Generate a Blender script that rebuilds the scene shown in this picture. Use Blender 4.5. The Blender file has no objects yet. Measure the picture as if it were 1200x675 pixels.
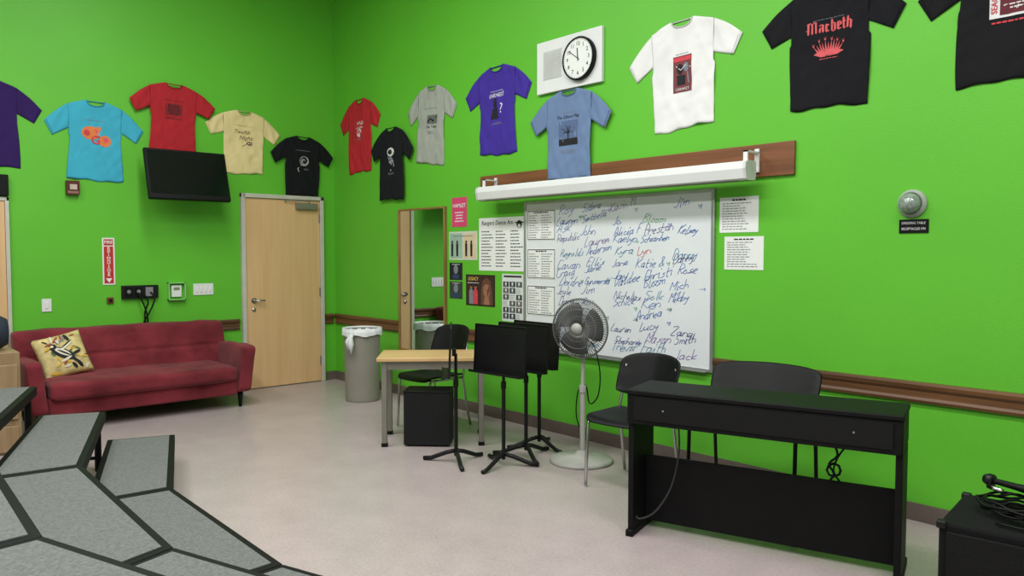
import bpy, bmesh, math, random
from mathutils import Vector, Matrix, noise
random.seed(7)
sc=bpy.context.scene
try:
    sc.view_settings.view_transform='Standard'
    sc.view_settings.look='None'
except Exception: pass
COL=sc.collection
pi=math.pi
def S(r,g,b):
    def c(v):
        v=v/255.0
        return v/12.92 if v<=.04045 else ((v+.055)/1.055)**2.4
    return (c(r),c(g),c(b))
# ---------------------------------------------------------------- materials
_m={}
def mat(name,rgb,rough=.6,metal=0,var=.08,scale=8,bump=0,bscale=40,spec=.4,sheen=0,coat=0,alpha=1,trans=0,emit=None):
    if name in _m: return _m[name]
    m=bpy.data.materials.new(name); m.use_nodes=True
    nt=m.node_tree; N=nt.nodes; L=nt.links
    b=N['Principled BSDF']
    lin=S(*rgb)
    b.inputs['Roughness'].default_value=rough
    b.inputs['Metallic'].default_value=metal
    b.inputs['Specular IOR Level'].default_value=spec
    if sheen: b.inputs['Sheen Weight'].default_value=sheen
    if coat: b.inputs['Coat Weight'].default_value=coat
    if trans: b.inputs['Transmission Weight'].default_value=trans
    tc=N.new('ShaderNodeTexCoord')
    nz=N.new('ShaderNodeTexNoise'); nz.inputs['Scale'].default_value=scale; nz.inputs['Detail'].default_value=4
    L.new(tc.outputs['Object'],nz.inputs['Vector'])
    cr=N.new('ShaderNodeValToRGB')
    cr.color_ramp.elements[0].position=.3; cr.color_ramp.elements[1].position=.7
    cr.color_ramp.elements[0].color=tuple(v*(1-var) for v in lin)+(1,)
    cr.color_ramp.elements[1].color=tuple(min(1,v*(1+var)) for v in lin)+(1,)
    L.new(nz.outputs['Fac'],cr.inputs['Fac']); L.new(cr.outputs['Color'],b.inputs['Base Color'])
    if bump:
        n2=N.new('ShaderNodeTexNoise'); n2.inputs['Scale'].default_value=bscale; n2.inputs['Detail'].default_value=3
        L.new(tc.outputs['Object'],n2.inputs['Vector'])
        bp=N.new('ShaderNodeBump'); bp.inputs['Strength'].default_value=bump; bp.inputs['Distance'].default_value=.01
        L.new(n2.outputs['Fac'],bp.inputs['Height']); L.new(bp.outputs['Normal'],b.inputs['Normal'])
    _m[name]=m
    return m
def woodmat(name,a,bc,axis=2,scale=1.0,rough=.4):
    if name in _m: return _m[name]
    m=bpy.data.materials.new(name); m.use_nodes=True
    nt=m.node_tree; N=nt.nodes; L=nt.links; b=N['Principled BSDF']
    b.inputs['Roughness'].default_value=rough
    tc=N.new('ShaderNodeTexCoord'); mp=N.new('ShaderNodeMapping')
    s=[14*scale]*3; s[axis]=.8*scale
    mp.inputs['Scale'].default_value=s
    L.new(tc.outputs['Object'],mp.inputs['Vector'])
    nz=N.new('ShaderNodeTexNoise'); nz.inputs['Scale'].default_value=1.6; nz.inputs['Detail'].default_value=6; nz.inputs['Distortion'].default_value=.6
    L.new(mp.outputs['Vector'],nz.inputs['Vector'])
    cr=N.new('ShaderNodeValToRGB'); cr.color_ramp.elements[0].position=.3; cr.color_ramp.elements[1].position=.72
    cr.color_ramp.elements[0].color=S(*a)+(1,); cr.color_ramp.elements[1].color=S(*bc)+(1,)
    L.new(nz.outputs['Fac'],cr.inputs['Fac']); L.new(cr.outputs['Color'],b.inputs['Base Color'])
    _m[name]=m; return m
GREEN=mat('green_wall_paint',(94,182,48),.5,var=.04,scale=1.0,bump=.1,bscale=120,spec=.35)
WHITEP=mat('ceiling_paint',(210,210,207),.9)
CREAMW=mat('rear_wall_paint',(178,180,178),.8)
BLACK=mat('black_plastic',(11,11,13),.5,spec=.2)
BLACKM=mat('black_metal',(14,14,15),.5,spec=.3)
BLACKW=mat('black_wood',(12,12,13),.6,spec=.2,var=.2,scale=20)
CHROME=mat('chrome',(190,190,190),.22,metal=1,var=.02)
STEEL=mat('grey_steel',(135,132,122),.4,metal=.4)
WHITE=mat('white_enamel',(222,224,224),.45,var=.02)
PAPER=mat('paper_white',(226,229,226),.8,var=.02)
PAPERG=mat('paper_grey',(208,214,212),.8,var=.03)
INK=mat('black_ink',(44,44,50),.8)
GREYINK=mat('grey_ink',(125,128,132),.8)
DWOOD=woodmat('rail_wood',(74,48,28),(118,80,48),0)
DWOOD2=woodmat('rail_wood_along_y',(74,48,28),(118,80,48),1)
DOORW=woodmat('door_birch',(208,168,120),(218,180,134),2,.8)
DESKW=woodmat('desk_birch',(190,155,104),(210,176,126),0)
BOARDW=woodmat('backing_board_wood',(102,62,38),(134,84,54),0)
FRAMEG=mat('door_frame_paint',(190,188,176),.5)
def floormat():
    m=bpy.data.materials.new('speckled_vinyl_floor'); m.use_nodes=True
    nt=m.node_tree; N=nt.nodes; L=nt.links; b=N['Principled BSDF']
    b.inputs['Specular IOR Level'].default_value=.42; b.inputs['Roughness'].default_value=.3
    tc=N.new('ShaderNodeTexCoord')
    n1=N.new('ShaderNodeTexNoise'); n1.inputs['Scale'].default_value=3.0; n1.inputs['Detail'].default_value=10; n1.inputs['Roughness'].default_value=.7
    n2=N.new('ShaderNodeTexNoise'); n2.inputs['Scale'].default_value=60; n2.inputs['Detail'].default_value=5
    n3=N.new('ShaderNodeTexVoronoi'); n3.inputs['Scale'].default_value=8; n3.inputs['Randomness'].default_value=1
    for n in (n1,n2,n3): L.new(tc.outputs['Object'],n.inputs['Vector'])
    c1=N.new('ShaderNodeValToRGB'); c1.color_ramp.elements[0].position=.3; c1.color_ramp.elements[1].position=.7
    c1.color_ramp.elements[0].color=S(166,153,153)+(1,); c1.color_ramp.elements[1].color=S(182,168,168)+(1,)
    c2=N.new('ShaderNodeValToRGB'); c2.color_ramp.elements[0].position=.35; c2.color_ramp.elements[1].position=.6
    c2.color_ramp.elements[0].color=(.84,.83,.83,1); c2.color_ramp.elements[1].color=(1,1,1,1)
    c3=N.new('ShaderNodeValToRGB'); c3.color_ramp.elements[0].position=.03; c3.color_ramp.elements[1].position=.06
    c3.color_ramp.elements[0].color=(.5,.45,.42,1); c3.color_ramp.elements[1].color=(1,1,1,1)
    mx=N.new('ShaderNodeMix'); mx.data_type='RGBA'; mx.blend_type='MULTIPLY'; mx.inputs[0].default_value=.8
    m2=N.new('ShaderNodeMix'); m2.data_type='RGBA'; m2.blend_type='MULTIPLY'; m2.inputs[0].default_value=.7
    L.new(n1.outputs['Fac'],c1.inputs['Fac']); L.new(n2.outputs['Fac'],c2.inputs['Fac']); L.new(n3.outputs['Distance'],c3.inputs['Fac'])
    L.new(c1.outputs['Color'],mx.inputs[6]); L.new(c2.outputs['Color'],mx.inputs[7])
    L.new(mx.outputs[2],m2.inputs[6]); L.new(c3.outputs['Color'],m2.inputs[7]); L.new(m2.outputs[2],b.inputs['Base Color'])
    return m
FLOORM=floormat()
# ---------------------------------------------------------------- mesh builder
class MB:
    def __init__(s): s.bm=bmesh.new(); s.mats=[]
    def mi(s,m):
        if m not in s.mats: s.mats.append(m)
        return s.mats.index(m)
    def _setf(s,faces,m):
        i=s.mi(m)
        for f in faces: f.material_index=i
    def box(s,c,sz,m,rot=None):
        M=Matrix.Translation(c)
        if rot is not None: M=M@rot.to_4x4()
        M=M@Matrix.Diagonal((sz[0],sz[1],sz[2],1))
        r=bmesh.ops.create_cube(s.bm,size=1,matrix=M)
        fs={f for v in r['verts'] for f in v.link_faces}; s._setf(fs,m); return r['verts']
    def b2(s,x0,x1,y0,y1,z0,z1,m): return s.box(((x0+x1)/2,(y0+y1)/2,(z0+z1)/2),(abs(x1-x0),abs(y1-y0),abs(z1-z0)),m)
    def rings(s,rings,m,close=False,caps=True):
        R=[[s.bm.verts.new(p) for p in r] for r in rings]
        n=len(R[0]); fs=[]
        rng=range(len(R)) if close else range(len(R)-1)
        for i in rng:
            a=R[i]; b=R[(i+1)%len(R)]
            for j in range(n):
                k=(j+1)%n
                try: fs.append(s.bm.faces.new((a[j],a[k],b[k],b[j])))
                except ValueError: pass
        if caps and not close:
            fs.append(s.bm.faces.new(R[0][::-1])); fs.append(s.bm.faces.new(R[-1]))
        s._setf(fs,m)
    def tube(s,pts,r,m,seg=6,close=False,caps=True):
        pts=[Vector(p) for p in pts]; n=len(pts); rr=r if isinstance(r,(list,tuple)) else [r]*n
        T=[]
        for i in range(n):
            if close: t=pts[(i+1)%n]-pts[i-1]
            else: t=pts[min(i+1,n-1)]-pts[max(i-1,0)]
            T.append(t.normalized())
        up=Vector((0,0,1)) if abs(T[0].z)<.9 else Vector((1,0,0))
        u=(up-T[0]*up.dot(T[0])).normalized(); out=[]
        for i in range(n):
            u=(u-T[i]*u.dot(T[i]))
            if u.length<1e-5: u=T[i].orthogonal()
            u.normalize(); w=T[i].cross(u)
            out.append([pts[i]+(u*math.cos(2*pi*k/seg)+w*math.sin(2*pi*k/seg))*rr[i] for k in range(seg)])
        s.rings(out,m,close,caps)
    def lathe(s,prof,m,c=(0,0,0),seg=32,M=None,caps=True):
        M=M or Matrix.Identity(4); c=Vector(c)
        s.rings([[c+(M@Vector((r*math.cos(2*pi*k/seg),r*math.sin(2*pi*k/seg),z))) for k in range(seg)] for r,z in prof],m,False,caps)
    def prism(s,poly,z0,z1,m,M=None):
        M=M or Matrix.Identity(4)
        s.rings([[M@Vector((x,y,z0)) for x,y in poly],[M@Vector((x,y,z1)) for x,y in poly]],m)
    def grid(s,f,nu,nv,m):
        V=[[s.bm.verts.new(f(i/nu,j/nv)) for i in range(nu+1)] for j in range(nv+1)]
        fs=[s.bm.faces.new((V[j][i],V[j][i+1],V[j+1][i+1],V[j+1][i])) for j in range(nv) for i in range(nu)]
        s._setf(fs,m)
    def rect(s,x0,x1,z0,z1,yf,m,n=1):
        if not callable(yf): yy=yf; yf=lambda x,z:yy
        s.grid(lambda u,v:Vector((x0+(x1-x0)*u,yf(x0+(x1-x0)*u,z0+(z1-z0)*v),z0+(z1-z0)*v)),n,n,m)
    def disc(s,cx,cz,r,yf,m,rz=None,n=20,a0=0,a1=2*pi):
        if not callable(yf): yy=yf; yf=lambda x,z:yy
        rz=rz or r
        P=[(cx+r*math.cos(a0+(a1-a0)*k/n),cz+rz*math.sin(a0+(a1-a0)*k/n)) for k in range(n if a1-a0>6.2 else n+1)]
        s.poly(P,yf,m)
    def poly(s,P,yf,m):
        if not callable(yf): yy=yf; yf=lambda x,z:yy
        f=s.bm.faces.new([s.bm.verts.new((x,yf(x,z),z)) for x,z in P]); f.material_index=s.mi(m)
        if len(P)>4: bmesh.ops.triangulate(s.bm,faces=[f])
    def line(s,P,w,yf,m):
        if not callable(yf): yy=yf; yf=lambda x,z:yy
        P=[Vector(p) for p in P]; n=len(P); A=[];B=[]
        for i in range(n):
            t=P[min(i+1,n-1)]-P[max(i-1,0)]
            if t.length<1e-7: t=Vector((1,0))
            t.normalize(); q=Vector((-t.y,t.x))*w/2
            a=P[i]+q; b=P[i]-q
            A.append(s.bm.verts.new((a.x,yf(a.x,a.y),a.y))); B.append(s.bm.verts.new((b.x,yf(b.x,b.y),b.y)))
        i_=s.mi(m)
        for i in range(n-1):
            s.bm.faces.new((A[i],B[i],B[i+1],A[i+1])).material_index=i_
    def text(s,t,size,cx,cz,yf,m,shear=0,off=0,ang=0,wid=None,squash=1):
        if not callable(yf): yy=yf; yf=lambda x,z:yy
        V,F=text_geo(t,shear,off)
        if not V: return
        xs=[v[0] for v in V]; w=(max(xs)-min(xs))
        k=size; kx=size*squash
        if wid: kx=wid/w
        ca,sa=math.cos(ang),math.sin(ang); vs=[]
        for x,y in V:
            X=x*kx; Z=y*k
            X,Z=cx+X*ca-Z*sa,cz+X*sa+Z*ca
            vs.append(s.bm.verts.new((X,yf(X,Z),Z)))
        i_=s.mi(m)
        for f in F:
            try: s.bm.faces.new([vs[i] for i in f]).material_index=i_
            except ValueError: pass
    def lines(s,x0,x1,z0,z1,n,yf,m,fill=.4,center=False):
        h=(z1-z0)/n
        for i in range(n):
            z=z1-(i+.5)*h; w=(x1-x0)*random.uniform(.55,1)
            a=x0 if not center else (x0+x1)/2-w/2
            x=a
            while x<a+w-1e-4:
                ww=min(random.uniform(.012,.035)*(1 if x1-x0>.12 else .6),a+w-x)
                s.rect(x,x+ww,z-h*fill/2,z+h*fill/2,yf,m); x+=ww+.006
    def obj(s,name,par=None,smooth=False,bevel=0,seg=2,sub=0,solid=0,loc=None,rot=None,label=None,recalc=True):
        if recalc: bmesh.ops.recalc_face_normals(s.bm,faces=s.bm.faces)
        me=bpy.data.meshes.new(name); s.bm.to_mesh(me); s.bm.free()
        for m in s.mats: me.materials.append(m)
        o=bpy.data.objects.new(name,me); COL.objects.link(o)
        if par: o.parent=par
        if loc: o.location=loc
        if rot: o.rotation_euler=rot
        if smooth:
            for p in me.polygons: p.use_smooth=True
        if solid:
            md=o.modifiers.new('solid','SOLIDIFY'); md.thickness=solid; md.offset=0
        if bevel:
            md=o.modifiers.new('bevel','BEVEL'); md.width=bevel; md.segments=seg; md.limit_method='ANGLE'; md.angle_limit=.6
            for p in me.polygons: p.use_smooth=True
            try: me.set_sharp_from_angle(angle=.7)
            except Exception: pass
        if sub:
            md=o.modifiers.new('sub','SUBSURF'); md.levels=sub; md.render_levels=sub
        if label: o['label']=label
        return o
_t={}
def text_geo(t,shear=0,off=0):
    k=(t,shear,off)
    if k in _t: return _t[k]
    cu=bpy.data.curves.new('t','FONT'); cu.body=t; cu.size=1; cu.shear=shear; cu.offset=off; cu.align_x='CENTER'; cu.align_y='CENTER'; cu.resolution_u=2
    o=bpy.data.objects.new('t',cu); COL.objects.link(o)
    dg=bpy.context.evaluated_depsgraph_get(); me=bpy.data.meshes.new_from_object(o.evaluated_get(dg))
    V=[(v.co.x,v.co.y) for v in me.vertices]; F=[tuple(p.vertices) for p in me.polygons]
    bpy.data.objects.remove(o); bpy.data.curves.remove(cu); bpy.data.meshes.remove(me)
    _t[k]=(V,F); return _t[k]
GL={'a':"35 15 03 12 33 35|35 32 42",'b':"09 02|03 15 34 33 12 02",'c':"34 15 03 12 32",'d':"35 15 03 12 33|39 32 42",'e':"03 34 25 04 03 12 32",'f':"38 29 18 11|05 35",
'g':"35 15 03 12 33|35 31 20 00",'h':"09 02|04 15 34 32",'i':"15 12 22|17 18",'j':"25 21 10 00|27 28",'k':"09 02|35 03 32",'l':"19 12 22",'m':"05 02|04 15 24 22|24 35 44 42",
'n':"05 02|04 15 34 32",'o':"15 03 12 33 24 15",'p':"05 00|05 25 34 22 03",'q':"35 15 03 12 33|35 30",'r':"05 02|04 15 35",'s':"35 14 33 12 02",'t':"18 12 32|05 35",
'u':"05 03 12 33|35 32 42",'v':"05 22 45",'w':"05 12 25 32 45",'x':"05 32|35 02",'y':"05 13 34|35 20 00",'z':"05 35 02 32",
'A':"02 29 42|14 34",'B':"02 09 38 06 34 22 02",'C':"48 19 05 12 42",'D':"02 09 29 45 32 02",'E':"39 09 02 32|06 26",'F':"39 09 02|06 26",'G':"48 19 05 12 32 45 25",
'H':"09 02|49 42|06 46",'I':"19 12",'J':"39 34 22 03",'K':"09 02|49 05 42",'L':"09 02 32",'M':"02 09 25 49 42",'N':"02 09 42 49",'O':"29 06 12 33 46 29",
'P':"02 09 38 35 05",'R':"02 09 38 36 05|15 42",'S':"48 19 06 35 22 02",'T':"09 49|29 22",'V':"09 22 49",'Y':"09 26 49|26 22",'Z':"09 49 02 42",'.':"12 13","&":"42 08 29 15 03 12 44","-":"05 35",'>':"05 45|27 45 23"}
def cr(P,n=3):
    if len(P)<3: return P
    out=[]
    for i in range(len(P)-1):
        p0=P[max(i-1,0)];p1=P[i];p2=P[i+1];p3=P[min(i+2,len(P)-1)]
        for k in range(n):
            t=k/n
            out.append(tuple(.5*((2*p1[j])+(-p0[j]+p2[j])*t+(2*p0[j]-5*p1[j]+4*p2[j]-p3[j])*t*t+(-p0[j]+3*p1[j]-3*p2[j]+p3[j])*t**3) for j in range(len(P[0]))))
    out.append(P[-1]); return out
def hwidth(word,size,sx):
    u=size/7.0; c=0
    for ch in word:
        g=GL.get(ch)
        if ch==' ' or not g: c+=3*u; continue
        c+=(max(int(q[0]) for q in g.replace('|',' ').split())+.8)*u*sx
    return c
def hand(mb,word,x,z,size,m,w,y,shear=.35,ang=0,sx=.8):
    u=size/7.0; cx=0; T=lambda X,Z:(x+X*math.cos(ang)-Z*math.sin(ang),z+X*math.sin(ang)+Z*math.cos(ang))
    last=None
    for ch in word:
        g=GL.get(ch)
        if ch==' ' or not g: cx+=3*u; last=None; continue
        mx=0; bo=random.uniform(-.35,.35)
        for si,st in enumerate(g.split('|')):
            P=[]
            for q in st.split():
                a=int(q[0]); b=int(q[1])-2+bo; mx=max(mx,a)
                X=cx+(a+random.uniform(-.35,.35))*u*sx+b*u*shear; Z=(b+random.uniform(-.35,.35))*u
                P.append(T(X,Z))
            if si==0 and last and ch.islower():
                if (Vector(last)-Vector(P[0])).length<5*u: mb.line([last,P[0]],w*.7,y,m)
            mb.line(cr(P,4),w,y,m)
        last=P[-1] if (P[-1][1]<z+3*u+abs(ang)*.3) else None
        cx+=(mx+.8)*u*sx
    return cx
def thing(name,label,cat,loc,rz=0,group=None):
    e=bpy.data.objects.new(name,None); COL.objects.link(e); e.empty_display_size=.1
    e.location=loc; e.rotation_euler=(0,0,rz)
    e['label']=label; e['category']=cat
    if group: e['group']=group
    return e
def tag(o,label,cat,group=None):
    o['label']=label; o['category']=cat
    if group: o['group']=group
    return o
def struct(o): o['kind']='structure'; return o
def onwall(w,u,z,off=.0005):
    return ((u,-off,z),0) if w=='R' else ((off,u,z),pi/2)
def RX(a): return Matrix.Rotation(a,3,'X')
# ---------------------------------------------------------------- room
XR,YR,H=11.0,-8.0,4.9
def sbox(name,x0,x1,y0,y1,z0,z1,m):
    b=MB(); b.b2(x0,x1,y0,y1,z0,z1,m); return struct(b.obj(name))
sbox('floor',-.2,XR+.2,YR-.2,.2,-.2,0,FLOORM)
sbox('ceiling',-.2,XR+.2,YR-.2,.2,H,H+.2,WHITEP)
sbox('wall_left',-.2,0,YR,.2,0,H,GREEN)
sbox('wall_back',0,XR,0,.2,0,H,GREEN)
sbox('wall_right',XR,XR+.2,YR,.2,0,H,CREAMW)
sbox('wall_front',-.2,XR+.2,YR-.2,YR,0,H,CREAMW)
BASEM=mat('vinyl_baseboard',(100,88,82),.5)
sbox('baseboard_back',.012,XR,-.012,0,0,.1,BASEM)
sbox('baseboard_left',0,.012,-.13,-.012,0,.1,BASEM)
sbox('baseboard_left.001',0,.012,-3.22,-1.18,0,.1,BASEM)
def rail(name,along,a,b):
    m=MB()
    mm=DWOOD if along=='x' else DWOOD2
    prof=[(0,.67),(.02,.67),(.024,.685),(.018,.70),(.018,.735),(.03,.75),(.034,.77),(.03,.785),(0,.785)]
    if along=='x': R=[[Vector((t,-d,z)) for d,z in prof] for t in (a,b)]
    else: R=[[Vector((d,t,z)) for d,z in prof] for t in (a,b)]
    m.rings(R,mm); return struct(m.obj(name))
rail('trim_1','x',0.035,1.37); rail('trim_2','x',2.23,3.31); rail('trim_3','y',-3.22,-1.17); rail('trim_4','y',-.14,-.035); rail('trim_5','x',5.23,XR)
# ---------------------------------------------------------------- door
d=thing('door_1','x','x',(0.0005,-.655,0),pi/2); del d['label']; del d['category']; struct(d)
hw=.49
b=MB()
for x in (-1,1): b.b2(x*hw,x*(hw-.045),-.05,0,0,2.15,FRAMEG)
b.b2(-hw,hw,-.05,0,2.105,2.15,FRAMEG); b.obj('door_frame',d,bevel=.004)
b=MB(); b.b2(-hw+.048,hw-.048,-.03,0,.01,2.1,DOORW); b.obj('door_leaf',d)
b=MB(); b.lathe([(.03,0),(.03,.01),(.012,.014),(.012,.05),(.001,.05)],CHROME,(-.36,-.03,.98),20,Matrix.Rotation(pi/2,4,'X'))
b.tube([(-.36,-.078,.98),(-.3,-.08,.98),(-.25,-.078,.978)],.01,CHROME,8); b.lathe([(.022,0),(.022,.008),(.001,.009)],CHROME,(-.36,-.03,.88),16,Matrix.Rotation(pi/2,4,'X'))
b.obj('lever_handle',d,smooth=True)
b=MB(); b.b2(.14,.4,-.08,-.031,2.0,2.07,STEEL); b.b2(.0,.03,-.06,-.05,2.08,2.1,STEEL); b.tube([(.3,-.06,2.07),(.28,-.1,2.09),(.04,-.06,2.095)],.007,STEEL,6)
b.obj('door_closer',d,bevel=.004)
for z in (.25,1.05,1.9):
    b=MB(); b.tube([(.435,-.038,z-.05),(.435,-.038,z+.05)],.008,STEEL,8); b.obj('hinge',d)
d=thing('door_2','x','x',(0.0005,-3.74,0),pi/2); del d['label']; del d['category']; struct(d)
b=MB()
for x in (-1,1): b.b2(x*.47,x*.44,-.04,0,0,2.0,FRAMEG)
b.b2(-.47,.47,-.04,0,1.97,2.0,FRAMEG); b.obj('door_frame',d)
b=MB(); b.b2(-.437,.437,-.03,0,.01,1.967,DOORW); b.obj('door_leaf',d)
b=MB(); b.b2(-.45,.47,-.06,0,2.01,2.2,BLACK); tag(b.obj('sign_box',None,bevel=.005,loc=(0.0005,-3.74,0),rot=(0,0,pi/2)),'black box sign mounted above a wooden door','sign')
# ---------------------------------------------------------------- t-shirts
TS='t-shirts displayed along the walls'
def shirt(w,u,z,W,Hh,rgb,label,draw,tilt=0,seed=0,lift=0,ps=.85,pz=.05):
    loc,rz=onwall(w,u,z,.002+lift)
    e=thing('t_shirt',label,'t-shirt',loc,rz,TS)
    e.rotation_euler=(0,tilt,rz) if w=='R' else (Matrix.Rotation(rz,3,'Z')@Matrix.Rotation(tilt,3,'Y')).to_euler()
    m=mat('shirt_fabric_%d_%d_%d'%rgb,rgb,.9,var=.07,scale=5,bump=.15,bscale=300,spec=.2)
    dk=mat('shirt_rib_%d_%d_%d'%rgb,tuple(int(c*.84) for c in rgb),.9,spec=.2)
    sk=(random.uniform(-.03,.03),random.uniform(-.03,.03))
    def rel(x,zz):
        ex=min(1,max(0,(.29*W-abs(x))/(.02*W))) if zz<.14*Hh else 1
        ez=min(1,max(0,(zz+.5*Hh)/(.02*Hh))); et=min(1,max(0,(.5*Hh-zz)/(.05*Hh)))
        k=ex*ez*et
        n1=noise.noise(Vector((x*4+seed*3.1,zz*2.5,seed)))*.006
        n2=noise.noise(Vector((x*14+zz*6,zz*3-x*4,seed+4)))*.008
        n3=-abs(noise.noise(Vector((x*8-zz*7,zz*4+x*6,seed+9))))*.012
        return max(-.021,min(-.002,-.002-.003*k-(n1+n2-n3)*(.4+.6*k)))
    def topz(s):
        a=abs(s)
        if a<.33: return .5-.065*math.sqrt(max(0,1-(a/.33)**2))
        return .5-.075*((a-.33)/.67)**1.1
    b=MB()
    def body(p,q):
        s=p*2-1; bz=-.5+.010*math.cos(s*3+seed)+.006*math.sin(s*9+seed*2)+sk[0]*s*.6
        zz=(bz+(topz(s)-bz)*q)*Hh; x=s*(.262+.014*math.sin(q*4+seed)*(1 if q<.6 else 0)+.014*(1-q))*W
        if q>.7: x=s*(.262+.013*(q-.7)/.3)*W
        return Vector((x,rel(x,zz),zz))
    b.grid(body,40,40,m)
    for sg in (-1,1):
        dz=.03*math.sin(seed*2.3+sg)
        def slv(p,q):
            top=Vector((.27,.428)).lerp(Vector((.5,.20+dz)),p); top.y+=.018*math.sin(p*pi)
            bot=Vector((.262,.13)).lerp(Vector((.425,.035+dz)),p)
            v=bot.lerp(top,q); x=v.x*W; zz=v.y*Hh
            ed=min(1,min(q,1-q)*6,(1-p)*6+.0)
            return Vector((sg*x,min(-.002,rel(x,.2*Hh)*(.4+.6*ed)+.005*math.sin(p*7+q*6+seed)*ed-.001),zz))
        b.grid(slv,12,12,m)
    b.obj('shirt_body',e,smooth=True,solid=.002)
    b=MB(); P=[]
    for i in range(17):
        a=-.33+.66*i/16; zz=(topz(a)-.008)*Hh; x=a*.275*W; P.append((x,rel(x,zz)-.002,zz))
    b.tube(P,.006,dk,6)
    b.tube([(x,-.004,.5*Hh-.012) for x in (-.09*W,0,.09*W)],.005,dk,6); b.obj('collar',e,smooth=True)
    for sg in (-1,1):
        b=MB(); dz=.03*math.sin(seed*2.3+sg); P=[]
        for i in range(7):
            q=i/6; v=Vector((.411,.042+dz)).lerp(Vector((.48,.215+dz)),q); P.append((sg*v.x*W,-.009,v.y*Hh))
        b.tube(P,.0018,dk,4); b.obj('sleeve_hem',e)
    if draw:
        b=MB(); draw(b,lambda x,zz:rel(x*ps,pz+(zz-pz)*ps)-.003)
        for v in b.bm.verts: v.co.x*=ps; v.co.z=pz+(v.co.z-pz)*ps
        b.obj('print',e,recalc=False)
    return e
cW=mat('print_white',(215,215,215),.8); cK=mat('print_black',(26,26,30),.8); cR=mat('print_red',(200,62,72),.8)
cO=mat('print_orange',(220,122,66),.8); cP=mat('print_pink',(214,84,100),.8); cBr=mat('print_brown',(96,66,46),.8); cG=mat('print_grey',(120,125,135),.8); cN=mat('print_navy',(40,60,90),.8)
def pr_navy(b,y):
    b.text('SENIOR',.05,0,.18,y,cW); b.disc(0,.02,.09,y,cG); b.lines(-.1,.1,-.16,-.1,2,y,cW,center=True)
def pr_turq(b,y):
    b.lines(-.12,.12,.19,.205,1,y,cG,center=True)
    b.disc(-.045,.07,.085,y,cO,.07,n=9); b.disc(.085,.0,.06,y,cO,n=8); b.disc(-.08,.07,.03,lambda x,z:y(x,z)-.002,cR)
    b.disc(-.01,.085,.026,lambda x,z:y(x,z)-.002,cP); b.text('G',.12,-.0,.0,lambda x,z:y(x,z)-.003,cR,off=.02); b.disc(.095,.01,.026,lambda x,z:y(x,z)-.003,cP); b.disc(.03,.12,.025,y,cO,n=6)
def pr_red1(b,y):
    b.lines(-.15,.15,.19,.205,1,y,cK,center=True); b.rect(-.1,.1,.02,.16,y,mat('print_darkred',(128,30,38),.8),4)
    b.lines(-.09,.09,.03,.15,6,lambda x,z:y(x,z)-.002,mat('print_maroonish',(70,20,26),.8),.6,center=True); b.lines(-.1,.1,-.03,.0,2,y,cK,center=True)
def pr_cream(b,y):
    b.lines(-.12,.12,.19,.2,1,y,cBr,center=True)
    b.text('Twelfth',.068,-.03,.115,y,cBr,shear=.3,off=.0); b.text('Night',.076,.02,.045,y,cBr,shear=.3,off=.0)
    b.disc(.07,-.02,.04,y,cBr,.024); b.disc(.057,-.02,.009,lambda x,z:y(x,z)-.002,cW); b.disc(.083,-.02,.009,lambda x,z:y(x,z)-.002,cW); b.line([(.03,-.03),(-.02,-.065)],.007,y,cBr)
def pr_blackface(b,y):
    b.lines(-.15,.15,.19,.205,1,y,cG,center=True)
    b.line([(.06*math.cos(a*pi/10)+.02,.06+.06*math.sin(a*pi/10)) for a in range(21)],.005,y,cW)
    for k in range(5): b.line([(.02+(.016+.009*k)*math.cos(a*pi/8+k),.06+(.016+.010*k)*math.sin(a*pi/8+k)) for a in range(9)],.004,y,cW)
    b.line([(-.02,.01),(-.07,-.05),(-.05,-.09)],.007,y,cW); b.text('2001',.035,.05,-.05,y,cG)
def pr_red2(b,y):
    b.text('HAIR',.07,.02,.15,y,cW,wid=.18); b.disc(0,.03,.06,y,cW,.06,n=9); b.disc(-.02,.04,.03,lambda x,z:y(x,z)-.002,cR); b.disc(.03,.01,.026,lambda x,z:y(x,z)-.002,cR)
    b.lines(-.12,.12,.08,.11,2,y,cW,center=True); b.lines(-.1,.1,-.07,-.04,2,y,cG,center=True)
def pr_black2(b,y):
    y2=lambda x,z:y(x,z)-.002
    b.disc(0,.13,.08,y,cW,.055,n=11); b.disc(-.01,.13,.05,y2,cK,.032,n=8); b.disc(.02,.14,.016,y2,cW); b.disc(.0,.03,.045,y,cG,.05,n=9); b.line([(0,.1),(.01,.0),(-.01,-.1)],.013,y,cW)
    b.line([(-.06,.08),(-.03,.0),(.05,.03),(.06,-.05)],.009,y,cW); b.lines(-.1,.1,-.15,-.12,2,y,cG,center=True)
def pr_grey(b,y):
    b.lines(-.15,.12,.17,.185,1,y,cG,center=True); b.rect(-.06,.13,.0,.1,y,mat('print_midgrey',(100,104,100),.8),4)
    b.line([(-.05,.02),(0,.06),(.05,.03),(.12,.08)],.022,lambda x,z:y(x,z)-.002,cK); b.text('Our Town',.045,.02,-.035,y,cK,off=.01)
    b.lines(-.05,.1,-.12,-.08,2,y,cG)
def pr_purple(b,y):
    b.text('The Importance of Being',.02,0,.19,y,cW); b.text('EARNEST',.058,.0,.145,y,cW,off=.008)
    y2=lambda x,z:y(x,z)-.001
    b.disc(-.02,.045,.026,y2,cK,.034); b.poly([(-.1,-.1),(-.06,.01),(0.01,.01),(.02,-.1)],y2,cK); b.rect(-.055,.015,.07,.082,y2,cK); b.rect(-.04,-.0,.08,.115,y2,cK)
    b.text('?',.15,.065,-.0,y,cW,off=.0); b.lines(-.08,.08,-.16,-.135,2,y,cG,center=True)
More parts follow.
